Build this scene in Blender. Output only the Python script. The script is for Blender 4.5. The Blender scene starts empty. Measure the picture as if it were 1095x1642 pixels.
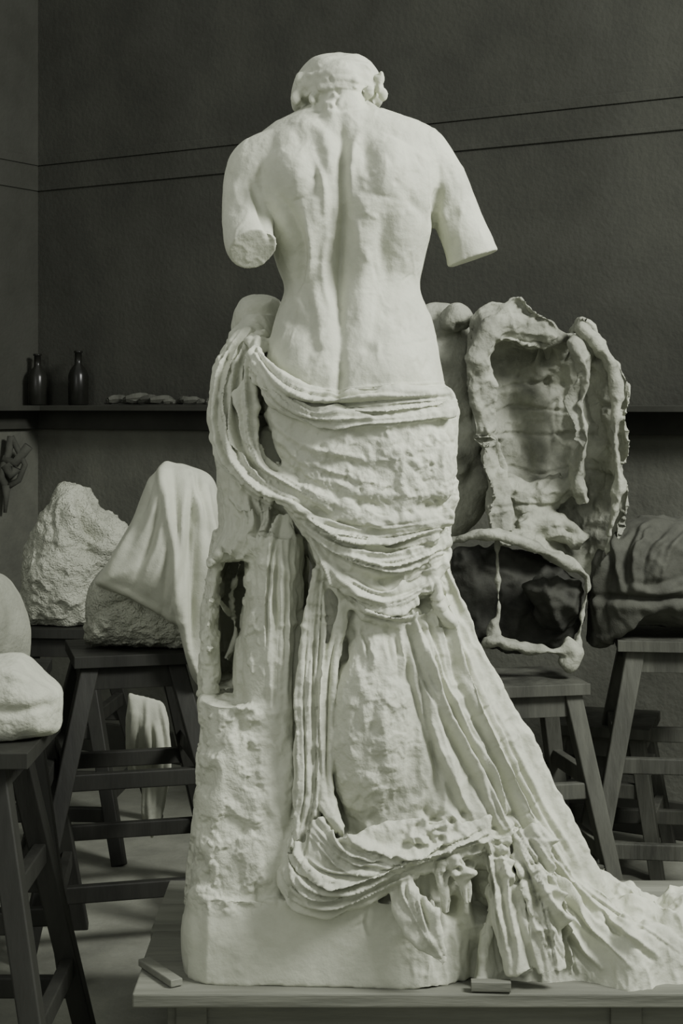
import bpy, bmesh, math, random
import numpy as np
from mathutils import Vector, Matrix
random.seed(4); rng=np.random.default_rng(7)
F=2500.0; H=1.6
# survey helper: photo measurement + known distance -> metres in the room
def W(px,py,D): return np.array([(px-547.5)*D/F, D, H-(py-650)*D/F])

# ---------------------------------------------------------------- materials
def mat(name,c1,c2,rough=0.8,nscale=6,bumps=((40,0.2),),bdist=0.01,attr=False,stretch=None,bdet=5):
    m=bpy.data.materials.new(name); m.use_nodes=True; nt=m.node_tree; N=nt.nodes; L=nt.links
    b=N['Principled BSDF']; b.inputs['Roughness'].default_value=rough
    b.inputs['Specular IOR Level'].default_value=0.25
    tc=N.new('ShaderNodeTexCoord'); vec=tc.outputs['Object']
    if stretch:
        mp=N.new('ShaderNodeMapping'); mp.inputs['Scale'].default_value=stretch; L.new(vec,mp.inputs[0]); vec=mp.outputs[0]
    n=N.new('ShaderNodeTexNoise'); n.inputs['Scale'].default_value=nscale; n.inputs['Detail'].default_value=8; n.inputs['Roughness'].default_value=.65
    L.new(vec,n.inputs['Vector'])
    r=N.new('ShaderNodeValToRGB'); r.color_ramp.elements[0].position=.3; r.color_ramp.elements[1].position=.7
    r.color_ramp.elements[0].color=(*c1,1); r.color_ramp.elements[1].color=(*c2,1)
    L.new(n.outputs['Fac'],r.inputs[0]); L.new(r.outputs[0],b.inputs['Base Color'])
    prev=None
    for sc,st in bumps:
        t=N.new('ShaderNodeTexNoise'); t.inputs['Scale'].default_value=sc; t.inputs['Detail'].default_value=bdet
        L.new(vec,t.inputs['Vector'])
        bp=N.new('ShaderNodeBump'); bp.inputs['Distance'].default_value=bdist; bp.inputs['Strength'].default_value=st
        if attr:
            a=N.new('ShaderNodeAttribute'); a.attribute_name='rough'
            mu=N.new('ShaderNodeMath'); mu.operation='MULTIPLY'; mu.inputs[1].default_value=st
            L.new(a.outputs['Fac'],mu.inputs[0]); L.new(mu.outputs[0],bp.inputs['Strength'])
        L.new(t.outputs['Fac'],bp.inputs['Height'])
        if prev: L.new(prev,bp.inputs['Normal'])
        prev=bp.outputs[0]
    if prev: L.new(prev,b.inputs['Normal'])
    return m
def tint(v): return (v*.965,v,v*.81)
M_pl=mat('plaster_white',tint(.40),tint(.54),.75,7,((28,.5),(80,.3)),.012,attr=True,bdet=4)
M_pl2=mat('plaster_dusty',tint(.34),tint(.46),.85,7,((25,.5),(90,.3)),.012,bdet=3)
M_marble=mat('rough_marble',tint(.34),tint(.48),.8,8,((60,.9),(150,.7)),.015)
M_mold=mat('aged_plaster',tint(.15),tint(.40),.85,5,((20,.5),(70,.35)),.012,bdet=3)
M_cloth=mat('damp_cloth',tint(.045),tint(.08),.9,10,((60,.3),(250,.2)),.006)
M_linen=mat('linen_cloth',tint(.40),tint(.48),.9,10,((80,.2),(300,.2)),.004)
M_wood=mat('old_wood',tint(.008),tint(.030),.6,5,((30,.5),),.006,stretch=(1,1,.15))
M_wood2=mat('weathered_wood',tint(.018),tint(.10),.7,6,((40,.6),),.008,stretch=(1,1,.15))
M_board=mat('platform_wood',tint(.07),tint(.26),.7,5,((40,.6),),.008,stretch=(.10,1,1))
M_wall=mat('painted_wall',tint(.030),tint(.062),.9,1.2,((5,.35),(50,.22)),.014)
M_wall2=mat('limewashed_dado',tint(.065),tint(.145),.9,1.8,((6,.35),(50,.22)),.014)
M_trim=mat('painted_trim',tint(.028),tint(.05),.6,4,((30,.2),),.004)
M_floor=mat('studio_floor',tint(.10),tint(.27),.85,2.0,((12,.3),(80,.2)),.008)
M_glass=mat('bottle_glass',tint(.010),tint(.02),.25,4,(),.004)
M_dark=mat('near_black',tint(.016),tint(.05),.8,8,((30,.6),),.01)

# ---------------------------------------------------------------- geometry toolkit
def catmull(P,n):
    P=np.asarray(P,float); k=len(P)
    if k<2: return P
    if k==2:
        t=np.linspace(0,1,n)[:,None]; return P[0]*(1-t)+P[1]*t
    Q=np.vstack([2*P[0]-P[1],P,2*P[-1]-P[-2]])
    out=[]
    for u in np.linspace(0,k-1-1e-9,n):
        i=int(u); t=u-i; p0,p1,p2,p3=Q[i],Q[i+1],Q[i+2],Q[i+3]
        out.append(.5*((2*p1)+(-p0+p2)*t+(2*p0-5*p1+4*p2-p3)*t*t+(-p0+3*p1-3*p2+p3)*t**3))
    return np.array(out)
TAB=np.random.default_rng(3).random((32,32,32))
def vnoise(p):
    i=np.floor(p).astype(int); f=p-i; f=f*f*(3-2*f); i0=i%32; i1=(i+1)%32; r=0
    for dx in (0,1):
        for dy in (0,1):
            for dz in (0,1):
                ix=(i1 if dx else i0)[:,0]; iy=(i1 if dy else i0)[:,1]; iz=(i1 if dz else i0)[:,2]
                w=(f[:,0] if dx else 1-f[:,0])*(f[:,1] if dy else 1-f[:,1])*(f[:,2] if dz else 1-f[:,2])
                r=r+TAB[ix,iy,iz]*w
    return r
def fbm(p,o=4):
    s=0;a=.5;t=0
    for k in range(o): s=s+a*vnoise(p*(2**k)+k*7.3); t+=a; a*=.5
    return s/t
def ridged(p,o=3):
    s=0;a=.5;t=0
    for k in range(o): s=s+a*(1-abs(2*vnoise(p*(2**k)+k*5.1)-1))**2; t+=a; a*=.5
    return s/t
def crease(p,lim=.10):   # sharp crumple lines, 0..1
    return 1-np.minimum(abs(fbm(p,3)-.5),lim)/lim
class Geo:
    def __init__(s): s.v=[]; s.f=[]
    def rings(s,R,caps=True):
        b=len(s.v); m=len(R); n=len(R[0])
        for r in R: s.v.extend([tuple(p) for p in r])
        for i in range(m-1):
            for j in range(n):
                a=b+i*n+j; c=b+i*n+(j+1)%n
                s.f.append((a,c,c+n,a+n))
        if caps:
            for i,rev in ((0,True),(m-1,False)):
                c=len(s.v); s.v.append(tuple(np.mean(R[i],axis=0)))
                for j in range(n):
                    a=b+i*n+j; d=b+i*n+(j+1)%n
                    s.f.append((c,d,a) if rev else (c,a,d))
    def loft(s,secs,n=72,m=None):
        # rows: (py, xl, xr, D, halfdepth, exponent)
        S=catmull(secs,m or len(secs)*8); th=np.linspace(0,2*np.pi,n,endpoint=False); R=[]
        for py,xl,xr,D,dh,e in S:
            c=W((xl+xr)/2,py,D); hw=(xr-xl)/2*D/F; e=max(e,1.6)
            cx=np.sign(np.cos(th))*abs(np.cos(th))**(2/e)*hw; cy=np.sign(np.sin(th))*abs(np.sin(th))**(2/e)*dh
            R.append(np.c_[c[0]+cx,c[1]+cy,np.full(n,c[2])])
        s.rings(R)
    def tube(s,pts,flat=1.0,n=16,ref=(0,1,0),per=8):
        # rows: (px,py,D,r_px)
        S=catmull(pts,max(4,len(pts)*per)); C=np.array([W(*p[:3]) for p in S]); r=S[:,3]*S[:,2]/F
        s.tubew(C,r,flat,n,ref)
    def tubew(s,C,r,flat=1.0,n=16,ref=(0,1,0)):
        C=np.asarray(C); T=np.gradient(C,axis=0); T/=np.linalg.norm(T,axis=1)[:,None]+1e-9
        th=np.linspace(0,2*np.pi,n,endpoint=False); R=[]; ref=np.array(ref,float)
        for c,t,rr in zip(C,T,r):
            a=np.cross(t,ref); a/=np.linalg.norm(a)+1e-9; b=np.cross(a,t)
            R.append(c+np.outer(np.cos(th),a)*rr+np.outer(np.sin(th),b)*rr*flat)
        s.rings(R)
    def blob(s,outline,D,tf,tb,p=2.2,n=72,rings=18,cen=None,smooth=True):
        O=np.asarray(outline,float)
        if smooth: Oc=catmull(np.vstack([O,O[:1]]),n+1)[:-1]
        else:
            Q=np.vstack([O,O[:1]]); L=np.r_[0,np.cumsum(np.linalg.norm(np.diff(Q,axis=0),axis=1))]; u=np.linspace(0,L[-1],n+1)[:-1]
            Oc=np.c_[np.interp(u,L,Q[:,0]),np.interp(u,L,Q[:,1])]
        c=np.array(cen) if cen else Oc.mean(axis=0)
        R=[]
        rr=np.sin(np.linspace(0.02,1,rings)*np.pi/2)
        for r in rr[:-1]:
            q=c+(Oc-c)*r; h=(1-r**p)**.5
            R.append([W(x,y,D)-np.array([0,tf*h,0]) for x,y in q])
        q=Oc; R.append([W(x,y,D) for x,y in q])
        for r in rr[:-1][::-1]:
            q=c+(Oc-c)*r; h=(1-r**p)**.5
            R.append([W(x,y,D)+np.array([0,tb*h,0]) for x,y in q])
        s.rings(R)
    def beam(s,a,b,w,d,w2=None,d2=None):
        a=np.array(a,float); b=np.array(b,float); t=b-a; t/=np.linalg.norm(t)
        ref=np.array([0,1,0]) if abs(t[1])<.9 else np.array([1,0,0])
        if abs(t[2])<.5 : ref=np.array([0,0,1])
        u=np.cross(t,ref); u/=np.linalg.norm(u); v=np.cross(u,t)
        w2=w2 or w; d2=d2 or d; R=[]
        for c,ww,dd in ((a,w,d),(b,w2,d2)):
            k=.12
            R.append([c+u*ww/2*x+v*dd/2*y for x,y in ((1,1-k),(1-k,1),(-1+k,1),(-1,1-k),(-1,-1+k),(-1+k,-1),(1-k,-1),(1,-1+k))])
        s.rings(R)
    def box(s,x0,x1,y0,y1,z0,z1):
        s.poly([(x0,y0),(x1,y0),(x1,y1),(x0,y1)],z0,z1)
    def poly(s,P,z0,z1,scale=1.0):
        P=np.array(P,float); c=P.mean(axis=0); b=len(s.v); n=len(P)
        for x,y in P: s.v.append((x,y,z0))
        for x,y in (c+(P-c)*scale): s.v.append((x,y,z1))
        for j in range(n):
            k=(j+1)%n; s.f.append((b+j,b+k,b+n+k,b+n+j))
        s.f.append(tuple(b+j for j in range(n))[::-1]); s.f.append(tuple(b+n+j for j in range(n)))
    def field(s,xs,ys,Z,z0):
        # closed heightfield volume
        nx,ny=len(xs),len(ys); b=len(s.v)
        for j in range(ny):
            for i in range(nx): s.v.append((xs[i],ys[j],max(Z[j,i],z0+.001)))
        for j in range(ny):
            for i in range(nx): s.v.append((xs[i],ys[j],z0))
        o=nx*ny
        for j in range(ny-1):
            for i in range(nx-1):
                a=b+j*nx+i; s.f.append((a,a+1,a+nx+1,a+nx)); s.f.append((a+o,a+nx+o,a+nx+1+o,a+1+o))
        for i in range(nx-1):
            a=b+i; s.f.append((a,a+o,a+1+o,a+1)); a=b+(ny-1)*nx+i; s.f.append((a,a+1,a+1+o,a+o))
        for j in range(ny-1):
            a=b+j*nx; s.f.append((a,a+nx,a+nx+o,a+o)); a=b+j*nx+nx-1; s.f.append((a,a+o,a+nx+o,a+nx))
    def obj(s,name,m,smooth=True,bevel=0):
        me=bpy.data.meshes.new(name); me.from_pydata([tuple(map(float,p)) for p in s.v],[],s.f); me.update()
        bm=bmesh.new(); bm.from_mesh(me); bmesh.ops.recalc_face_normals(bm,faces=bm.faces); bm.to_mesh(me); bm.free()
        o=bpy.data.objects.new(name,me); bpy.context.collection.objects.link(o); me.materials.append(m)
        if smooth: me.polygons.foreach_set('use_smooth',[True]*len(me.polygons))
        if bevel:
            b=o.modifiers.new('bevel','BEVEL'); b.width=bevel; b.segments=2; b.limit_method='ANGLE'
        return o
def remesh(o,vox):
    m=o.modifiers.new('r','REMESH'); m.mode='VOXEL'; m.voxel_size=vox; m.use_smooth_shade=True
    dg=bpy.context.evaluated_depsgraph_get(); me=bpy.data.meshes.new_from_object(o.evaluated_get(dg))
    o.modifiers.clear(); old=o.data; me.name=o.name; o.data=me; bpy.data.meshes.remove(old)
def getco(me):
    a=np.empty(len(me.vertices)*3); me.vertices.foreach_get('co',a); return a.reshape(-1,3)
def getno(me):
    a=np.empty(len(me.vertices)*3); me.vertex_normals.foreach_get('vector',a); return a.reshape(-1,3)
def setco(me,c): me.vertices.foreach_set('co',c.ravel()); me.update()
def lap(me,co,it,lam=.5):
    e=np.empty(len(me.edges)*2,dtype=np.int32); me.edges.foreach_get('vertices',e); a,b=e[::2],e[1::2]; n=len(co)
    deg=np.bincount(a,minlength=n)+np.bincount(b,minlength=n); deg=np.maximum(deg,1)[:,None]
    for _ in range(it):
        s=np.stack([np.bincount(a,co[b,k],n)+np.bincount(b,co[a,k],n) for k in range(3)],1)
        co=co+lam*(s/deg-co)
    return co
def sst(x,a,b): t=np.clip((x-a)/(b-a),0,1); return t*t*(3-2*t)
def proj(co): return np.c_[547.5+co[:,0]*F/co[:,1], 650+(H-co[:,2])*F/co[:,1]]
def carve(P,strokes):
    disp=np.zeros(len(P))
    for pts,w,h,pw,tp in strokes:
        q=catmull(pts,max(2,(len(pts)-1)*4+1)) if len(pts)>1 else np.array([pts[0],(pts[0][0]+.5,pts[0][1])],float)
        R=w*2.6; lo=q.min(0)-R; hi=q.max(0)+R
        idx=np.nonzero((P[:,0]>lo[0])&(P[:,0]<hi[0])&(P[:,1]>lo[1])&(P[:,1]<hi[1]))[0]
        if len(idx)==0: continue
        p=P[idx]; best=np.full(len(idx),1e9); tb=np.zeros(len(idx)); m=len(q)-1
        for i in range(m):
            a=q[i]; d=q[i+1]-a; L=max(d@d,1e-9); t=np.clip(((p-a)@d)/L,0,1)
            e=p-a-t[:,None]*d; dd=(e*e).sum(1); k=dd<best; best[k]=dd[k]; tb[k]=(i+t[k])/m
        amp=np.exp(-(np.sqrt(best)/w)**pw)
        if tp and len(pts)>1: amp=amp*np.clip(np.sin(np.pi*np.clip(tb,.02,.98)),0,1)**.5
        disp[idx]+=h*amp
    return disp
def folds(A,B,n,w,h,jit=4,groove=.6,k=9,cut=.25):
    a=catmull(A,k); b=catmull(B,k); out=[]
    for i in range(n):
        t=(i+.5+random.uniform(-.4,.4))/n; t2=t+random.uniform(-.16,.16)
        tt=np.linspace(t,t2,k)[:,None]; q=a*(1-tt)+b*tt+rng.normal(0,jit,(k,2))*.4
        s=0; e=k
        if random.random()<.6: s=random.randint(0,int(k*cut)+1)
        if random.random()<.6: e=k-random.randint(0,int(k*cut)+1)
        s=min(s,k-4); e=max(e,s+3)
        q=q[s:e]; ww=w*random.uniform(.55,1.6); hh=h*random.uniform(.5,1.5)
        out.append((q,ww,hh,1.25,True))
        if groove:
            d=q[-1]-q[0]; nn=np.array([-d[1],d[0]])/(np.linalg.norm(d)+1e-6)*random.choice((1,1,-1))
            out.append((q+nn*ww*1.7,ww*.6,-hh*groove,1.4,True))
    return out
def FF(A,B,n,w,h,jit=3,cut=.25,fine=1.6):   # main folds plus fine secondary pleats
    return folds(A,B,n,w,h,jit,.7,9,cut)+folds(A,B,int(n*fine),max(2.0,w*.55),h*.5,jit*.8,.8,9,.4)
def sculpt(o,strokes,face=(-.1,.35),pre=3,post=1,noise=(0,10),terr=None,rough=None,clampz=None,warp=None,no_oct=4):
    me=o.data; co=lap(me,getco(me),pre); setco(me,co); no=getno(me); P=proj(co); Pw=P
    if warp:
        a,sc,msk=warp; m=msk(P) if msk else np.ones(len(P))
        Pw=P+np.c_[(fbm(co*sc+3,2)-.5)*2*a*m,(fbm(co*sc+17,2)-.5)*2*a*m]
    mk=sst(-no[:,1],*face); d=carve(Pw,strokes)*mk
    if noise[0]: d=d+noise[0]*(fbm(co*noise[1],no_oct)-.5)*2*(noise[2](P) if len(noise)>2 else 1)
    if terr: d=d+terr(co,P)
    co=co+no*d[:,None]; co=lap(me,co,post,.4)
    if clampz is not None: co[:,2]=np.maximum(co[:,2],clampz)
    setco(me,co)
    rv=rough(P) if rough else np.ones(len(P))
    at=me.attributes.new('rough','FLOAT','POINT'); at.data.foreach_set('value',np.asarray(rv,dtype=np.float32))
    me.polygons.foreach_set('use_smooth',[True]*len(me.polygons)); me.update()

TZ=.31  # platform top
# ================================================================ THE STATUE
g=Geo()
# torso
g.loft([(158,500,595,3.74,.06,2),(172,486,606,3.72,.07,2),(186,462,638,3.70,.09,2),(205,430,686,3.70,.11,2.1),(235,402,706,3.70,.135,2.3),
 (280,398,708,3.69,.15,2.4),(330,406,702,3.69,.15,2.4),(380,428,690,3.70,.14,2.3),(425,444,679,3.71,.13,2.2),(465,456,674,3.71,.125,2.2),
 (510,441,690,3.70,.14,2.2),(560,431,702,3.69,.16,2.2),(610,426,712,3.69,.175,2.2),(680,420,722,3.69,.18,2.2)],n=96)
# arms (truncated)
g.tube([(475,240,3.66,36),(440,250,3.65,42),(412,268,3.655,46),(401,305,3.65,44),(397,345,3.63,41),(399,385,3.575,40),(405,400,3.55,40)],n=40)
g.tube([(640,236,3.67,36),(672,246,3.68,46),(705,292,3.70,43),(730,345,3.71,39),(750,392,3.71,40),(758,415,3.71,43)],n=40)
# head and hair
g.blob([(545,88),(580,92),(602,110),(614,138),(614,162),(600,174),(560,178),(520,178),(490,182),(472,178),(466,158),(474,126),(494,100),(515,91)],3.78,.15,.16,2.1)
g.blob([(545,98),(572,108),(584,130),(578,154),(552,166),(522,163),(505,140),(510,112)],3.67,.055,.10,2.2)
for cx,cy,a0,r,D in ((484,158,2.0,17,3.665),(492,128,1.2,18,3.67),(512,104,.5,17,3.675),(544,98,0.1,17,3.67),(576,104,-.5,16,3.675),(600,126,-1.0,16,3.68),(606,152,-1.8,15,3.68),(524,134,.9,16,3.63),(558,126,-.4,17,3.625),(584,148,-1.3,14,3.645),(508,160,2.3,13,3.64),(545,156,.2,13,3.63)):
    P3=[]
    for k in range(5):
        t=a0+k*.75; P3.append((cx+math.cos(t)*r*.62,cy+math.sin(t)*r*.55,D+.004*k,r*(.42+.12*math.sin(k*.8))))
    g.tube(P3,n=12,per=5)
# neck/trapezius ridge
g.tube([(545,150,3.69,34),(548,180,3.655,42),(550,215,3.63,48),(548,260,3.63,40)],n=24,flat=.9)
# hips / skirt under-volume
g.loft([(610,428,708,3.69,.165,2.2),(650,416,730,3.69,.185,2.3),(700,412,733,3.69,.195,2.3),(750,425,729,3.69,.195,2.3),(800,445,731,3.69,.19,2.3),
 (850,475,721,3.69,.18,2.3),(900,497,714,3.69,.17,2.3),(950,508,720,3.69,.165,2.3),(1000,512,738,3.69,.17,2.3),(1060,510,762,3.69,.18,2.3),
 (1130,508,792,3.69,.19,2.3),(1200,505,822,3.69,.20,2.3),(1270,502,858,3.69,.205,2.3),(1330,500,890,3.69,.21,2.3),(1400,485,915,3.69,.21,2.4),(1445,475,930,3.69,.20,2.5),(1500,475,940,3.72,.18,2.5)],n=96)
# bulging back of the leg under the cloth
g.blob([(565,1010),(625,1000),(665,1080),(680,1190),(660,1280),(605,1330),(548,1300),(522,1210),(532,1100)],3.565,.105,.1,2.2)
g.blob([(500,690),(580,660),(680,670),(728,720),(725,790),(660,830),(560,825),(490,780),(455,730)],3.56,.055,.1,2.6)
# draped thigh on the left
g.loft([(505,392,440,3.86,.07,2),(530,374,445,3.84,.11,2),(570,351,450,3.82,.14,2.1),(620,341,445,3.80,.16,2.1),(690,340,430,3.80,.17,2.1),(750,347,450,3.79,.17,2.1),(800,352,480,3.78,.17,2.2),(850,352,490,3.77,.17,2.5),(890,346,490,3.77,.15,2.8)])
g.blob([(375,500),(390,478),(420,472),(448,480),(453,505),(445,540),(400,545),(372,530)],3.95,.09,.1,2.6)
# cloth loop: broad band falling from the hip and crossing over
g.tube([(418,528,3.72,10),(378,548,3.68,12),(354,600,3.65,13),(350,665,3.62,13),(362,722,3.58,14),(405,768,3.54,15),(455,797,3.52,16),(510,835,3.52,15),(600,862,3.52,14),(700,858,3.55,13)],flat=.8)
g.tube([(425,535,3.70,9),(395,565,3.67,14),(378,620,3.64,17),(380,690,3.60,18),(412,742,3.56,20),(475,780,3.53,21),(540,812,3.51,20),(620,835,3.51,18),(724,830,3.56,14)],flat=.7)
g.tube([(428,545,3.68,8),(408,585,3.62,11),(396,640,3.60,12),(398,690,3.58,12),(415,728,3.56,10)],flat=.8)
# waist roll
g.tube([(412,560,3.62,10),(422,590,3.57,13),(450,616,3.54,15),(510,642,3.52,16),(590,645,3.51,13),(660,638,3.53,14),(722,640,3.59,15)],flat=.8)
g.tube([(405,545,3.66,9),(412,590,3.60,11),(438,640,3.55,13),(500,668,3.51,15),(600,676,3.495,13),(700,664,3.54,12),(728,655,3.58,12)],flat=.8)
# lower bundle
g.tube([(462,805,3.54,12),(510,870,3.53,17),(560,925,3.52,20),(620,960,3.52,20),(680,940,3.54,14),(715,880,3.60,12)],flat=.8)
g.tube([(512,880,3.55,9),(545,945,3.53,14),(600,985,3.52,15),(660,1000,3.53,11),(700,990,3.56,9)],flat=.8)
g.tube([(700,870,3.58,10),(690,920,3.55,10),(704,960,3.55,9),(700,995,3.56,9),(672,985,3.55,8),(664,950,3.55,8)])
g.tube([(480,820,3.53,18),(540,880,3.52,22),(620,905,3.52,24),(715,860,3.59,16)],flat=.75)
# hanging strips
g.tube([(455,825,3.58,9),(446,900,3.56,20),(440,1000,3.55,24),(440,1090,3.54,22),(450,1140,3.535,14),(452,1150,3.535,8)],flat=.4)
g.tube([(462,820,3.57,8),(466,870,3.56,10),(458,940,3.55,10)],flat=.6)
for a,off in ((0,0),(1,14),(2,26)):
    g.tube([(516+off*.2,893,3.55,7),(500+off*.6,960,3.53,9),(484+off,1060,3.52,10),(482+off,1180,3.51,10),(480+off,1290,3.50,10),(462+off,1380,3.48,11),(454+off*.8,1425,3.46,11)],flat=.8)
g.tube([(520,895,3.55,8),(548,975,3.53,10),(530,1060,3.52,12),(524,1180,3.51,12),(522,1270,3.50,12),(540,1330,3.48,14)])
# hem swags
for i,(dy,dx) in enumerate(((0,0),(-22,12),(-44,26),(-66,40),(-84,54))):
    g.tube([(455+dx,1395+dy,3.47,10),(466+dx,1432+dy,3.45,16),(520+dx*.8,1447+dy,3.445,18),(590,1432+dy,3.445,19),(660,1395+dy*.8,3.455,18),(730,1375+dy*.5,3.465,15),(790,1345+dy*.3,3.48,14)],flat=.6)
# torn cloth tongues at the foot
g.tube([(640,1405,3.44,18),(655,1455,3.42,30),(685,1500,3.41,26),(715,1547,3.40,7)],flat=.35)
g.tube([(720,1370,3.45,16),(742,1410,3.44,14),(748,1450,3.44,8)],flat=.5)
g.tube([(800,1340,3.50,18),(800,1400,3.48,26),(815,1470,3.46,30),(835,1560,3.44,26)],flat=.5)
g.tube([(700,1375,3.45,16),(712,1430,3.44,12),(716,1465,3.44,6)],flat=.5)
g.tube([(850,1330,3.52,22),(855,1400,3.49,28),(868,1480,3.46,30),(885,1560,3.44,26)],flat=.5)
# train fanning to the right : a broad sheet with a few hanging rolls
for k in range(6):
    t=k/5
    g.tube([(712-55*t,900+80*t,3.60-.03*t,9),(742-60*t,1000+40*t,3.60-.05*t,15),(800-90*t,1130+50*t,3.60-.07*t,24),(872-110*t,1280+30*t,3.60-.08*t,31),
            (930-120*t,1400,3.62-.09*t,33),(985-150*t,1490+20*t,3.64-.12*t,30),(1020-170*t,1540+20*t,3.64-.14*t,20)],n=18,flat=.55)
g.loft([(1120,700,795,3.68,.10,2),(1250,720,862,3.68,.13,2),(1380,750,925,3.69,.15,2),(1480,790,985,3.70,.17,2.1),(1540,805,1010,3.71,.18,2.1)])
# cloth pooled on the platform
xs=np.linspace(.28,1.04,260); ys=np.linspace(3.43,4.06,210); X,Y=np.meshgrid(xs,ys)
p=np.c_[X.ravel(),Y.ravel(),np.zeros(X.size)]
wx=(fbm(p*5+2,3)-.5)*.22; wy=(fbm(p*5+9,3)-.5)*.22
u=(p[:,0]+wx); v=(p[:,1]+wy)
r1=ridged(np.c_[u*3.0+v*4.5,v*5-u*2.5,p[:,0]*0+.3],1).reshape(X.shape)
r2=crease(np.c_[u*6+v*2,v*6-u*2,p[:,0]*0+.7],.16).reshape(X.shape)
r3=crease(np.c_[u*13,v*11,p[:,0]*0+4.7],.16).reshape(X.shape)
front=3.475+.025*np.sin(X*15+1)+.015*np.sin(X*37)
foot=sst(Y-front,-.012,.022)*(1-sst(Y+.03*np.sin(X*11),3.90,3.99))*sst(X,.29,.335)
mound=.025+.16*(1-sst(X,.34,.72))
g.field(xs,ys,TZ-.018+foot*(.018+mound+.085*r1+.050*r2+.014*r3),TZ-.022)
# support block around the hollow
g.loft([(820,362,480,3.74,.14,3),(860,352,485,3.74,.16,3.5),(892,348,485,3.74,.16,3.5)])
g.loft([(870,345,366,3.66,.03,3),(930,336,355,3.66,.035,3),(1000,329,346,3.66,.04,3),(1060,328,345,3.66,.04,3),(1115,326,350,3.66,.05,3)],n=24)
g.loft([(850,345,480,4.00,.06,4),(1000,332,480,4.00,.06,4),(1140,330,480,4.00,.06,4)],n=32)
g.loft([(850,345,372,3.88,.12,4),(1000,325,352,3.88,.12,4),(1140,320,352,3.88,.12,4)],n=24)
g.loft([(850,402,490,3.76,.22,4),(1000,390,492,3.76,.23,4),(1130,382,500,3.76,.24,4)],n=48)
g.loft([(1100,328,500,3.76,.24,4),(1180,326,505,3.76,.25,4),(1300,318,505,3.76,.27,4),(1400,308,510,3.76,.28,4),(1450,302,520,3.76,.285,4),(1520,304,520,3.77,.28,4)],n=80)
for x,y,r in ((352,886,9),(372,884,10),(392,888,9),(412,894,8),(340,900,7),(336,1040,8),(333,1000,6),(338,960,6)):
    g.blob([(x-r,y),(x,y-r),(x+r,y),(x+random.uniform(-4,4),y+r*1.5)],3.60,.03,.06,2)
# scrim strips and armature sticks seen inside the hollow
g.tube([(385,900,3.80,3),(372,960,3.82,4),(378,1020,3.80,3),(362,1060,3.80,4)],n=8); g.tube([(350,960,3.74,3),(368,985,3.80,3)],n=8)
# plinth
def Bx(px,D): return ((px-547.5)*D/F,D)
PL=[Bx(304,3.52),Bx(330,3.47),Bx(690,3.44),Bx(806,3.56),Bx(880,4.02),Bx(380,4.05)]
g.poly(PL,TZ+.012,TZ+.19,.985)
g.poly(PL,TZ-.0,TZ+.022,1.0)
stat=g.obj('draped_plaster_statue',M_pl); remesh(stat,.0031)
print('statue verts',len(stat.data.vertices))

S=[]
def s(pts,w,h,pw=2,tp=True): S.append((pts,w,h,pw,tp))
# --- back anatomy
s([(546,185),(548,230),(552,300),(552,350),(545,410),(542,470),(545,530),(548,600)],9,-.018)
s([(546,200),(550,300),(545,420),(545,560)],30,-.017)
s([(508,300),(504,380),(508,450),(512,530)],16,.015); s([(588,290),(586,370),(580,450),(580,530)],18,.014)
s([(455,235),(470,275),(484,320)],28,.021); s([(640,225),(622,265),(610,315)],30,.020)
s([(505,235),(508,280),(500,320)],12,-.014); s([(582,225),(592,270),(588,320)],12,-.014)
s([(445,310),(470,350),(490,400),(487,450)],9,-.015); s([(487,330),(500,390),(497,440),(478,480)],6,.012)
s([(440,340),(462,400),(470,450)],18,.010); s([(655,330),(655,390),(645,440)],24,.010)
s([(500,240),(520,300),(523,360)],6,.010); s([(525,360),(520,440),(530,500)],6,.010)
s([(620,340),(612,400),(618,450)],12,-.010)
s([(528,172)],9,.012); s([(500,190),(470,215),(440,230)],14,.009); s([(600,190),(650,205),(685,220)],15,.008)
s([(480,200),(520,215),(530,280)],13,.012); s([(575,210),(562,260),(560,330)],8,.013)
s([(455,500),(480,520),(500,545)],16,-.009); s([(505,560)],10,-.008); s([(590,560)],11,-.008)
s([(475,590)],45,.012); s([(630,585)],50,.012); s([(546,575),(544,640)],9,-.018)
s([(660,500),(670,550)],30,.008); s([(400,292),(416,328),(428,360),(434,385)],6,-.016); s([(704,300),(698,335),(693,365)],6,-.016)
s([(640,300),(665,330),(680,350)],9,-.006); s([(560,340),(575,380),(560,430)],8,.007); s([(480,470),(500,500),(495,560)],9,-.007); s([(610,470),(600,520),(610,560)],12,-.005)
for _ in range(180):
    x=random.uniform(440,690); y=random.uniform(200,590)
    if y>365 and x<452: continue
    s([(x,y),(x+random.uniform(-14,14),y+random.uniform(4,30))],random.uniform(3,10),random.uniform(-.0038,.0038),1.6)
for _ in range(16):
    x=random.uniform(370,425); y=random.uniform(240,340); s([(x,y),(x+random.uniform(-6,6),y+20)],random.uniform(4,9),random.uniform(-.004,.004))
    x=random.uniform(690,760); y=random.uniform(240,390); s([(x,y),(x+random.uniform(-6,6),y+20)],random.uniform(4,9),random.uniform(-.004,.004))
# --- hair : short waved locks
S+=folds([(474,128),(505,104),(545,94),(585,102),(610,128)],[(474,165),(508,150),(545,146),(582,150),(612,160)],4,4.5,.005,3)
s([(505,176),(540,172),(590,174)],5,-.008)
for _ in range(40):
    x=random.uniform(472,612); y=random.uniform(92,172); s([(x,y),(x+random.uniform(-10,10),y+random.uniform(0,9))],random.uniform(2.5,5),random.uniform(-.008,.006))
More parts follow.
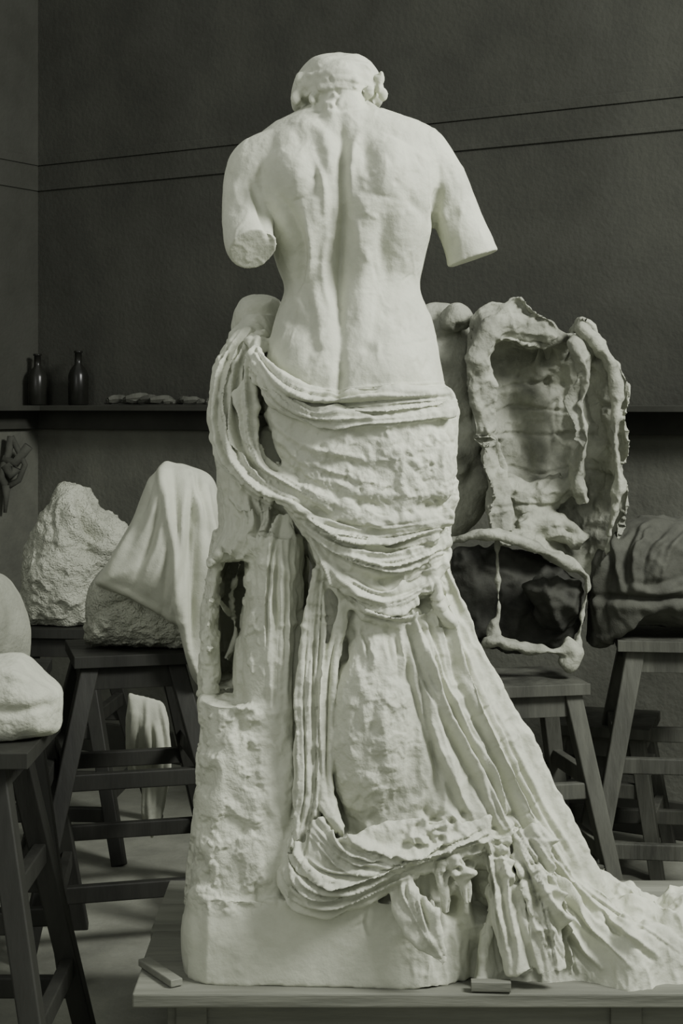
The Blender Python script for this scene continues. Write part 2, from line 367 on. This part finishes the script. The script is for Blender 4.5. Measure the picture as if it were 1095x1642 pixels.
# --- drapery
S+=FF([(408,555),(440,598),(500,628),(600,625),(715,618)],[(400,590),(440,645),(510,678),(600,676),(733,662)],8,3.4,.014,2)
S+=folds([(420,650),(500,685),(600,695),(735,700)],[(450,740),(500,790),(600,825),(730,825)],3,8,.006,5,.4)
S+=FF([(392,530),(352,585),(343,655),(350,725),(400,785),(460,812)],[(425,540),(412,590),(408,660),(430,735),(490,775),(560,805)],8,3.6,.015,1.5)
S+=FF([(455,795),(520,830),(600,850),(722,830)],[(500,860),(560,900),(640,915),(718,880)],9,3.4,.015,2)
S+=FF([(490,850),(545,915),(620,950),(710,905)],[(520,895),(570,975),(640,1000),(700,995)],9,3.4,.015,2)
# train: few long taut folds, denser toward the knot
S+=folds([(714,893),(738,970),(790,1095),(870,1255),(950,1420)],[(650,1005),(672,1100),(715,1220),(780,1330)],6,7,.021,2,.7,9,.1)
S+=folds([(712,893),(735,965),(770,1050)],[(645,1000),(662,1080),(690,1150)],9,3.6,.013,1.5,.7,9,.2)
S+=folds([(790,1110),(870,1270),(955,1430)],[(720,1160),(770,1290),(830,1380)],6,3.6,.011,2,.6,9,.3)
for a in (.25,.45,.65,.85):   # seam lines of the cloth pieces
    x=760+a*130; y=1060+a*260; s([(x,y),(x-50,y+36)],2.2,-.004,1.6)
s([(652,1000),(672,1090),(690,1190),(700,1270)],5,-.022,1.5); s([(662,1005),(690,1100),(712,1200),(735,1280)],7,.018,1.4)
s([(538,1010),(524,1080),(520,1180),(524,1280)],5,-.020,1.5)
S+=folds([(560,1000),(570,1030),(575,1065)],[(650,1005),(648,1050),(652,1090)],6,4.5,.011,2)
S+=folds([(540,1080),(580,1150),(560,1250)],[(640,1070),(620,1160),(650,1260)],4,7,.006,4,.5)
S+=FF([(508,900),(482,1000),(474,1120),(476,1270),(452,1400)],[(528,905),(520,1000),(512,1120),(516,1250),(495,1390)],6,3.2,.013,1)
S+=FF([(475,1290),(488,1370),(560,1400),(690,1350)],[(450,1400),(468,1446),(540,1455),(650,1412)],10,3.6,.015,2)
S+=FF([(520,1280),(560,1340),(660,1365),(760,1320)],[(490,1340),(560,1400),(680,1380),(790,1345)],8,3.4,.014,2)
S+=FF([(428,870),(420,980),(425,1135)],[(466,860),(466,960),(462,1135)],4,4.2,.012,1.5)
S+=FF([(365,800),(390,840),(370,885)],[(455,800),(440,850),(430,890)],6,4.0,.014,3)
S+=FF([(850,1300),(900,1390),(965,1450),(1080,1530)],[(790,1340),(830,1430),(850,1500),(880,1570)],8,4.6,.016,2)
S+=FF([(640,1410),(650,1450),(705,1540)],[(700,1400),(700,1460),(715,1540)],5,3.4,.011,1.5)
S+=FF([(780,1350),(785,1420),(805,1560)],[(860,1350),(890,1420),(930,1560)],8,4.0,.017,3)
s([(682,962),(686,968)],10,-.06); s([(768,1395),(765,1440),(775,1490)],8,-.08); s([(733,1440),(728,1475)],7,-.05)
s([(418,690),(428,725),(445,750)],8,-.05); s([(411,655),(414,685)],6,-.04); s([(548,1030),(545,1060)],5,-.03)
s([(590,1450),(583,1480),(592,1510)],2.5,-.006,1.5); s([(583,1480),(570,1488)],2.2,-.005,1.5)
for _ in range(170):  # crumpled lower hem
    x=random.uniform(640,880); y=random.uniform(1300,1400)+max(0,x-740)*random.random()*.9
    a=random.uniform(0,3.14); l=random.uniform(10,34)
    s([(x,y),(x+l*.5*math.cos(a)+3,y+l*.5*math.sin(a)-3),(x+l*math.cos(a),y+l*math.sin(a))],random.uniform(2.2,5),random.uniform(-.018,.014),1.25)
for _ in range(130):   # flaked hip plaster
    x=random.uniform(470,730); y=random.uniform(690,820); l=random.uniform(6,24); a=random.uniform(-.5,1.2)
    s([(x,y),(x+l*math.cos(a),y+l*math.sin(a))],random.uniform(2,4.5),random.uniform(-.007,.005),1.3)
for _ in range(50):
    x=random.uniform(310,420); y=random.uniform(1120,1460); l=random.uniform(10,40)
    s([(x,y),(x+random.uniform(-20,20),y+l)],random.uniform(4,12),random.uniform(-.009,.008),1.6)
for _ in range(90):   # small cross creases between the big folds
    x=random.uniform(460,720); y=random.uniform(800,1000); a=random.uniform(-.3,.9); l=random.uniform(10,35)
    s([(x,y),(x+l*math.cos(a),y+l*math.sin(a))],random.uniform(2,4),random.uniform(-.009,.008),1.3)
for _ in range(60):
    x=random.uniform(345,430); y=random.uniform(540,780); l=random.uniform(10,35)
    s([(x,y),(x+random.uniform(-8,12),y+l)],random.uniform(2,4),random.uniform(-.009,.009),1.3)
def gz(P,x,y,rx,ry): return np.exp(-((P[:,0]-x)/rx)**2-((P[:,1]-y)/ry)**2)
def drape(P): return sst(P[:,1],600,640)+ (1-sst(P[:,0],425,440))*sst(P[:,1],500,530)
def block(P): return (1-sst(P[:,0],400,440))*sst(P[:,1],850,890)
def plin(P): return sst(P[:,1],1445,1465)*(1-sst(P[:,0],600,680))
def flake(P):
    return np.clip(1.1*gz(P,600,760,150,75)+.9*gz(P,600,1180,75,150)+ block(P)*(1-sst(P[:,1],1440,1480))*1.2+.7*gz(P,430,760,70,50)+.6*gz(P,780,1360,120,60),0,1.2)
def terr(co,P):
    f=fbm(co*20,4); t=sst(f,.46,.485)*.5+sst(f,.56,.58)*.5
    dm=np.clip(drape(P),0,1)*(1-block(P))*(1-plin(P))*(1-.5*np.clip(flake(P),0,1))
    cr=(crease(co*np.array([11,11,6]),.14)-.5)*.008+(crease(co*np.array([26,26,15])+5,.14)-.5)*.004
    tool=(crease(co*np.array([16,16,9])+11,.08)-.5)*.0014*(1-np.clip(drape(P),0,1))
    big=(fbm(co*np.array([9,9,6]),2)-.5)*.020*block(P)
    return (t-.5)*.009*flake(P)+cr*dm+tool+big
sculpt(stat,S,pre=6,noise=(.006,14,lambda P:.4+.6*block(P)+.25*np.clip(drape(P),0,1)*(1-.7*plin(P))),terr=terr,no_oct=3,
  rough=lambda P:np.clip(.5+.05*np.clip(drape(P),0,1)+.5*flake(P)-.2*plin(P),0,1),clampz=TZ-.003,warp=(6,4,lambda P:.15+.85*np.clip(drape(P),0,1)))

# ================================================================ platform
g=Geo()
x0,x1,y0,y1=-.47,.95,3.415,4.24
n=4
for i in range(n):
    a=y0+(y1-y0)*i/n; g.box(x0+random.uniform(0,.015),x1,a+.003,a+(y1-y0)/n-.003,TZ-.032,TZ)
g.box(x0+.08,x1-.08,y0+.07,y0+.11,TZ-.14,TZ-.032); g.box(x0+.08,x1-.08,y1-.11,y1-.07,TZ-.14,TZ-.032)
g.box(x0+.08,x0+.12,y0+.11,y1-.11,TZ-.14,TZ-.032); g.box(x1-.12,x1-.08,y0+.11,y1-.11,TZ-.14,TZ-.032)
for xx in (x0+.1,.60):
    for yy in (y0+.06,y1-.12): g.box(xx,xx+.07,yy,yy+.07,0,TZ-.032)
g.obj('wooden_platform',M_board,False,.004)
g=Geo(); g.beam([-.455,3.59,TZ+.010],[-.365,3.455,TZ+.010],.03,.016); g.obj('wood_offcut',M_board,False,.002)
g=Geo(); g.beam([.285,3.432,TZ+.014],[.372,3.428,TZ+.014],.024,.022); g.obj('wood_offcut',M_board,False,.002)

# ================================================================ stools
def stool(name,cx,cy,h,sw,foot,rot=0,m=M_wood,lw=.055,top=.035,rungs=(.22,.55),inset=.36):
    g=Geo()
    def T(x,y,z): return np.array([x,y,z])
    g.box(-sw/2,sw/2,-sw/2,sw/2,h-top,h)
    k=min(.42,inset+.06); g.box(-sw*k,sw*k,-sw*k,sw*k,h-top-.07,h-top)
    cor=((-1,-1),(1,-1),(1,1),(-1,1))
    def leg(c,z):
        t=1-z/(h-top); r=(sw*inset)*(1-t)+foot/2*t; return T(c[0]*r,c[1]*r,z)
    for c in cor: g.beam(leg(c,h-top),leg(c,0),lw*1.0,lw*1.0,lw*.85,lw*.85)
    for k in range(4):
        for i,rz in enumerate(rungs):
            z=h*rz+(.05 if k%2 else 0)+random.uniform(-.02,.02); g.beam(leg(cor[k],z),leg(cor[(k+1)%4],z),.03,.05)
    o=g.obj(name,m,False,.004); o.location=(cx,cy,0); o.rotation_euler=(0,0,rot); return o
def XD(px,D): return (px-547.5)*D/F
stool('sculptor_stool',XD(205,4.86),4.86,.85,.36,.66,.25)
stool('sculptor_stool',XD(95,5.75),5.75,.80,.34,.60,-.1)
stool('sculptor_stool',XD(-68,3.56),3.56,.85,.40,.53,.0,M_wood,inset=.27)
stool('sculptor_stool',XD(-20,4.5),4.5,.84,.34,.5,.1)
stool('sculptor_stool',XD(1088,5.15),5.15,.85,.42,.62,-.12,M_wood2,lw=.06)
stool('sculptor_stool',XD(835,4.95),4.95,.74,.34,.50,.2,M_wood2)
stool('sculptor_stool',XD(960,5.6),5.50,.50,.36,.42,-.3,M_wood2)

# ================================================================ sculptures on the left
g=Geo()
g.blob([(36,930),(42,880),(58,835),(80,805),(100,780),(125,776),(145,795),(160,815),(205,855),(195,900),(165,950),(150,985),(145,1008),(60,1008),(40,985)],5.72,.17,.17,2.6)
o=g.obj('rough_marble_torso',M_marble); remesh(o,.008)
S=[]; s([(128,785),(150,830),(190,860)],8,.03); s([(150,840),(140,880),(160,900)],16,-.04); s([(110,800),(125,850)],16,.02)
s([(155,815),(180,845),(200,858)],7,-.03); s([(125,800),(135,835),(165,870)],7,-.03)
sculpt(o,S,noise=(.030,11),terr=lambda co,P:(crease(co*22,.1)-.5)*.010)
c=getco(o.data); c[:,2]=np.maximum(c[:,2],.803); setco(o.data,c)
g=Geo()
g.blob([(136,1034),(137,975),(150,930),(200,880),(240,850),(300,850),(335,900),(335,1034)],4.86,.14,.14,3.2)
o=g.obj('marble_bust',M_marble); remesh(o,.007); S=[]
s([(150,985),(200,965),(235,975)],7,-.012); s([(160,960),(220,950)],12,.012); s([(232,978)],8,-.02)
sculpt(o,S,noise=(.008,20),terr=lambda co,P:(crease(co*28,.1)-.5)*.010*sst(P[:,1],985,1000)); c=getco(o.data); c[:,2]=np.maximum(c[:,2],.853); setco(o.data,c)
bust=o
g=Geo()
g.blob([(266,738),(302,748),(338,765),(350,800),(353,900),(350,1000),(338,1070),(330,1112),(312,1090),(297,1035),(292,1005),(230,970),(150,935),(180,890),(215,830),(238,765)],4.78,.17,.05,3.0,cen=(280,880),n=120,smooth=False)
g.blob([(262,742),(300,745),(345,775),(348,870),(300,900),(230,860),(240,780)],4.86,.13,.16,2.6)
o=g.obj('linen_dust_cloth',M_linen); remesh(o,.006)
S=[]
S+=folds([(262,750),(240,830),(180,930)],[(310,760),(300,900),(290,1000)],5,8,.018,2,.8)
S+=folds([(290,745),(298,860),(300,1040)],[(340,780),(350,900),(338,1090)],4,6,.020,2,.9)
s([(256,745),(275,850),(292,1000)],7,.025); s([(300,790),(306,920),(312,1060)],7,-.03); s([(330,780),(332,950),(328,1080)],6,.025)
s([(225,820),(200,880),(170,925)],6,.018); s([(160,932),(230,962),(290,1000)],5,.012)
sculpt(o,S,noise=(.004,10)); o.parent=bust
g=Geo()
g.blob([(-60,1150),(-60,1060),(-20,1052),(30,1050),(55,1070),(75,1090),(97,1110),(98,1150),(92,1172),(40,1185),(-20,1190)],3.56,.12,.12,4)
o=g.obj('plaster_fragment',M_pl2); remesh(o,.006); S=[]
s([(-20,1140),(40,1140),(95,1125)],8,-.012); s([(-20,1075),(40,1090),(90,1125)],8,.01); sculpt(o,S,noise=(.006,20))
c=getco(o.data); c[:,2]=np.maximum(c[:,2],.853); setco(o.data,c)
g=Geo()
g.blob([(-70,1085),(-75,980),(-40,925),(0,922),(25,950),(42,990),(46,1030),(30,1085)],4.5,.14,.14,2.6)
o=g.obj('plaster_torso_fragment',M_pl2); remesh(o,.008); S=[]; s([(5,940),(20,990),(10,1040)],10,-.01); sculpt(o,S,noise=(.006,12))
c=getco(o.data); c[:,2]=np.maximum(c[:,2],.843); setco(o.data,c)
# hanging rag under the stool
g=Geo(); g.blob([(206,1110),(262,1125),(272,1160),(275,1235),(266,1290),(244,1348),(226,1310),(228,1260),(205,1240),(200,1170)],5.25,.03,.02,4,smooth=False)
o=g.obj('hanging_rag',M_linen); remesh(o,.005); S=folds([(215,1115),(212,1200),(235,1330)],[(262,1130),(268,1210),(248,1335)],5,4,.014,1.5); sculpt(o,S,noise=(.006,14))

# ================================================================ plaster mould on the right
g=Geo()
out=[(752,575),(758,530),(770,502),(790,488),(812,491),(832,480),(852,503),(880,518),(900,536),(922,540),(930,512),(950,522),(968,560),(990,582),(1008,625),(998,670),(1003,720),(997,760),(1006,800),(990,860),(975,885),(945,928),(905,890),(885,897),(855,872),(805,868),(785,830),(792,790),(774,740),(782,690),(760,650)]
O=catmull(np.array(out+[out[0]],float),161)[:-1]; cen=np.array([880,690.]); Rf=[]
rr=np.linspace(.03,1,30); D0=5.02
ang=np.linspace(0,2*np.pi,160,endpoint=False)
rimo=.035*np.sin(ang*3+1)+.025*np.sin(ang*7+2)
def depth(r): return .17*(1-r**3.5)
for r in rr: Rf.append([W(*(cen+(p-cen)*r),D0)+np.array([0,depth(r)+rimo[j]*r**3,0]) for j,p in enumerate(O)])
Rf.append([W(*(cen+(p-cen)*1.012),D0)+np.array([0,rimo[j]-.010,0]) for j,p in enumerate(O)])
Rf.append([W(*(cen+(p-cen)*1.025),D0)+np.array([0,rimo[j]+.02,0]) for j,p in enumerate(O)])
for r in rr[::-1]: Rf.append([W(*(cen+(p-cen)*r*1.02),D0)+np.array([0,depth(r)+rimo[j]*r**3+.05,0]) for j,p in enumerate(O)])
g.rings(Rf)
g.blob([(755,560),(770,505),(800,490),(832,486),(880,520),(905,545),(870,560),(835,545),(800,555),(790,590),(800,650),(790,700),(770,690),(762,630)],5.03,.05,.06,3,cen=(782,548),n=90)
g.tube([(768,700,5.02,10),(764,620,4.99,17),(772,560,4.97,20),(800,522,4.98,20),(850,520,4.99,16),(890,545,5.0,10)],flat=.7)
g.tube([(785,700,5.04,14),(800,760,5.06,20),(800,820,5.05,24),(815,858,5.02,12)],flat=.7)
g.tube([(915,545,4.98,8),(938,590,4.98,11),(930,650,5.02,9),(938,700,5.0,10),(925,760,5.06,14),(935,810,5.06,12)],flat=2.2)
g.tube([(930,522,4.98,7),(965,562,4.97,8),(988,615,4.99,9),(985,700,4.99,8),(992,780,4.98,9),(975,860,5.0,7)],flat=2)
g.tube([(800,770,5.12,20),(850,800,5.13,30),(910,775,5.12,24)]); g.tube([(830,850,5.08,18),(880,840,5.10,24),(940,870,5.05,16)])
o=g.obj('plaster_piece_mould',M_mold); remesh(o,.0052); S=[]
for y in (618,662,700,752,812): s([(785,y+random.randint(-4,8)),(830,y+random.randint(-10,4)),(880,y+random.randint(-2,8)),(925,y)],3,-.014); 
for y in (640,700,760): s([(935,y),(985,y+8)],3.5,-.013)
s([(790,568),(830,560),(860,580)],16,-.055); s([(862,548),(878,575),(880,600)],10,-.06); s([(835,560),(826,650),(845,740)],5,-.014); s([(890,600),(898,700),(885,760)],7,-.026)
s([(945,590),(950,660),(965,740)],13,-.06); s([(900,600),(912,680),(900,760)],9,-.035)
for x,y,w,h in ((880,625,9,-.06),(850,690,20,-.025),(955,580,10,-.05),(820,620,18,.02),(870,730,18,.028),(810,740,16,-.035),(850,640,14,.02),(790,715,9,-.06),(905,850,12,-.03)): s([(x,y)],w,h)
for _ in range(110):
    x=random.uniform(760,1000); y=random.uniform(500,900); a=random.uniform(0,3); l=random.uniform(10,40)
    s([(x,y),(x+l*math.cos(a),y+l*math.sin(a))],random.uniform(3,9),random.uniform(-.018,.014),1.4)
sculpt(o,S,noise=(.016,9),warp=(14,6,None),no_oct=3,terr=lambda co,P:(ridged(co*10,2)-.5)*.016+(crease(co*14,.1)-.5)*.007)
mould=o
g=Geo()
g.blob([(660,500),(700,486),(740,490),(755,520),(762,620),(790,700),(785,800),(735,866),(680,860),(650,700)],5.22,.10,.08,2.8)
g.blob([(705,505),(725,488),(750,495),(756,520),(735,535),(708,530)],5.12,.06,.06,2.2)
o=g.obj('back_shell',M_mold); remesh(o,.008); S=[]
for _ in range(50):
    x=random.uniform(690,790); y=random.uniform(500,850); a=random.uniform(0,3); l=random.uniform(10,50)
    s([(x,y),(x+l*math.cos(a),y+l*math.sin(a))],random.uniform(4,12),random.uniform(-.022,.016),1.6)
sculpt(o,S,noise=(.018,10),warp=(10,6,None),no_oct=3); o.parent=mould
g=Geo() # lower ledge, drip post, dark blocks below
g.tube([(720,868,4.92,4),(760,858,4.90,8),(790,857,4.88,10),(850,875,4.88,9),(900,898,4.92,8),(940,925,4.97,8),(934,985,4.96,5),(925,1045,4.93,6)],flat=2)
g.tube([(797,862,4.92,5),(798,920,4.92,4),(799,985,4.92,5),(792,1000,4.92,10),(790,1022,4.92,11)])
g.tube([(905,1028,4.90,10),(920,1045,4.90,16),(905,1068,4.90,12)])
g.tube([(775,1030,4.9,6),(800,1025,4.88,8),(850,1040,4.88,7),(925,1045,4.9,8)],flat=2)
o=g.obj('lower_ledge',M_mold); remesh(o,.006); sculpt(o,[],noise=(.022,18),no_oct=3); o.parent=mould
g=Geo()  # near-black blocks set into the space under the mould
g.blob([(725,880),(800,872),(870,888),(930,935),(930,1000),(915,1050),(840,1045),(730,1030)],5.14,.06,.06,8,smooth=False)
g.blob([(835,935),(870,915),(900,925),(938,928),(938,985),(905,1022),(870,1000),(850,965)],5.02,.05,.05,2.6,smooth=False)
o=g.obj('dark_lower_blocks',M_dark); remesh(o,.008); sculpt(o,[([(840,940),(900,960),(930,990)],5,.03,1.6,True),([(870,920),(880,960),(900,1010)],5,.03,1.6,True),([(760,900),(770,1020)],8,.02,1.6,True)],noise=(.03,12),terr=lambda co,P:(crease(co*9,.1)-.5)*.02); o.parent=mould

# cloth-wrapped clay on right stool
g=Geo()
g.blob([(940,1035),(942,960),(948,900),(965,865),(990,840),(1030,826),(1080,826),(1130,835),(1190,870),(1215,950),(1215,1020),(1100,1005),(1000,1003),(965,1035)],5.12,.19,.17,3.2,cen=(1070,930))
o=g.obj('wrapped_clay_bust',M_cloth); remesh(o,.006)
S=folds([(960,870),(952,930),(945,1030)],[(1000,850),(985,930),(975,1010)],7,4,.02,3)
S+=folds([(990,845),(985,880),(1000,950)],[(1130,840),(1080,890),(1060,955)],9,6,.018,3,.7,9,.2)
S+=folds([(1000,930),(1040,945),(1095,925)],[(1000,955),(1050,962),(1100,950)],3,4,.010,2)
s([(955,962),(1010,960),(1100,964),(1180,966)],4,-.03); s([(955,975),(1010,975),(1100,978),(1180,980)],8,.012)
sculpt(o,S,noise=(.008,12),warp=(10,5,None),no_oct=3,terr=lambda co,P:(crease(co*10,.12)-.5)*.008)
c=getco(o.data); q=proj(c); k=q[:,0]>985; c[k,2]=np.maximum(c[k,2],.853); setco(o.data,c)

# ================================================================ room
cor=np.array([-1.44,7.4]); dr=np.array([2.70,-1.66]); dr/=np.linalg.norm(dr)
dl=np.array([dr[1],-dr[0]]); nb=np.array([dr[1],-dr[0]]); nl=dr
def onwall(o,d,nr,sg):
    yx=nr*sg; o.matrix_world=Matrix(((d[0],yx[0],0,cor[0]),(d[1],yx[1],0,cor[1]),(0,0,1,0),(0,0,0,1))); return o
for nm,d,nr,L in (('back',dr,nb,6.0),('left',dl,nl,5.5)):
    sg=1 if d[0]*nr[1]-d[1]*nr[0]>0 else -1
    def strip(g,L0,L1,t0,t1,z0,z1): a,b=sorted((t0*sg,t1*sg)); g.box(L0,L1,a,b,z0,z1)
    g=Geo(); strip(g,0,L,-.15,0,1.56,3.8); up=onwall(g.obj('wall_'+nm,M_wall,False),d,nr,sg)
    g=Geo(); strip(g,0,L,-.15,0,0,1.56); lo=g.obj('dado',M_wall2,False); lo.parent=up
    g=Geo(); strip(g,0,L,0,.012,2.735,2.775); strip(g,0,L,0,.005,2.63,2.735); strip(g,0,L,0,.009,2.615,2.635); onwall(g.obj('trim_cornice_'+nm,M_wall,False,.003),d,nr,sg)
    g=Geo(); strip(g,0,L,0,.02,0,.14); onwall(g.obj('baseboard_'+nm,M_trim,False,.004),d,nr,sg)
    g=Geo(); strip(g,0 if nm=='back' else .16,L,0,.16,1.575,1.60); strip(g,0,L,0,.035,1.49,1.575); onwall(g.obj('wall_shelf',M_trim,False,.003),d,nr,sg)
g=Geo(); g.box(-6,6,-2,9,-.05,0); g.obj('floor',M_floor,False)
def onshelf(t,off=.08): return cor+dr*t+nb*off
def bottle(t,r,h):
    p=onshelf(t); g=Geo(); prof=[(0,r*.9),(.02,r),(.55,r),(.65,r*.8),(.75,r*.38),(.96,r*.34),(.965,r*.45),(1,r*.42)]
    th=np.linspace(0,2*np.pi,24,endpoint=False)
    g.rings([np.c_[p[0]+np.cos(th)*q,p[1]+np.sin(th)*q,np.full(24,1.601+z*h)] for z,q in prof]); return g.obj('glass_bottle',M_glass)
bottle(.07,.045,.24); bottle(.32,.046,.25)
g=Geo()
for k in range(34):
    t=.50+k*.022+random.uniform(-.01,.01); p=onshelf(t,random.uniform(.06,.10)); r=random.uniform(.008,.024)*(1.5 if k in (8,9,14,15) else 1); a=random.uniform(-.025,.025)
    C=np.array([[p[0]-r*random.uniform(1,3),p[1]+a,1.601+r],[p[0],p[1],1.601+r*1.25],[p[0]+r*1.6,p[1]-a,1.601+r*.8]]); g.tubew(catmull(C,6),np.array([.6,.9,1,1,.8,.5])*r,.9,6,(0,0,1))
g.obj('plaster_rubble',M_wood2,False)
g=Geo()
def PW(px,py,D=7.16): return W(px,py,D)
g.tubew([PW(18,700),PW(14,725),PW(6,745),PW(2,765),PW(10,782)],np.full(5,.018)); g.tubew([PW(18,700),PW(32,728),PW(40,745),PW(30,770),PW(10,782)],np.full(5,.014))
g.tubew([PW(5,735),PW(25,742),PW(46,715)],np.full(3,.022)); g.tubew([PW(10,778),PW(10,800),PW(8,822)],np.array([.022,.012,.008])); g.tubew([PW(10,745),PW(20,760),PW(25,750)],np.full(3,.03))
g.obj('hanging_calipers',M_cloth)

# ================================================================ camera and light
cam=bpy.data.cameras.new('camera'); co=bpy.data.objects.new('camera',cam); bpy.context.collection.objects.link(co)
co.location=(0,0,H); co.rotation_euler=(math.pi/2,0,0); cam.sensor_width=36; cam.lens=F/1642*36; cam.shift_y=-(821-650)/1642
bpy.context.scene.camera=co
def area(name,loc,tgt,size,e,col):
    l=bpy.data.lights.new(name,'AREA'); l.energy=e; l.size=size; l.color=col; o=bpy.data.objects.new(name,l); bpy.context.collection.objects.link(o)
    o.location=loc; o.rotation_euler=(Vector(tgt)-Vector(loc)).to_track_quat('-Z','Y').to_euler()
area('window_light',(2.9,2.3,3.9),(0.0,3.8,1.0),1.1,330,(1,1,.97))
area('left_fill',(-2.4,1.8,2.6),(0,4.2,1.0),1.5,20,(1,1,.97))  # added weak fill from the left, stands for no lamp in the room
w=bpy.data.worlds.new('world'); bpy.context.scene.world=w; w.use_nodes=True
w.node_tree.nodes['Background'].inputs[0].default_value=(.98,1,.95,1); w.node_tree.nodes['Background'].inputs[1].default_value=.55
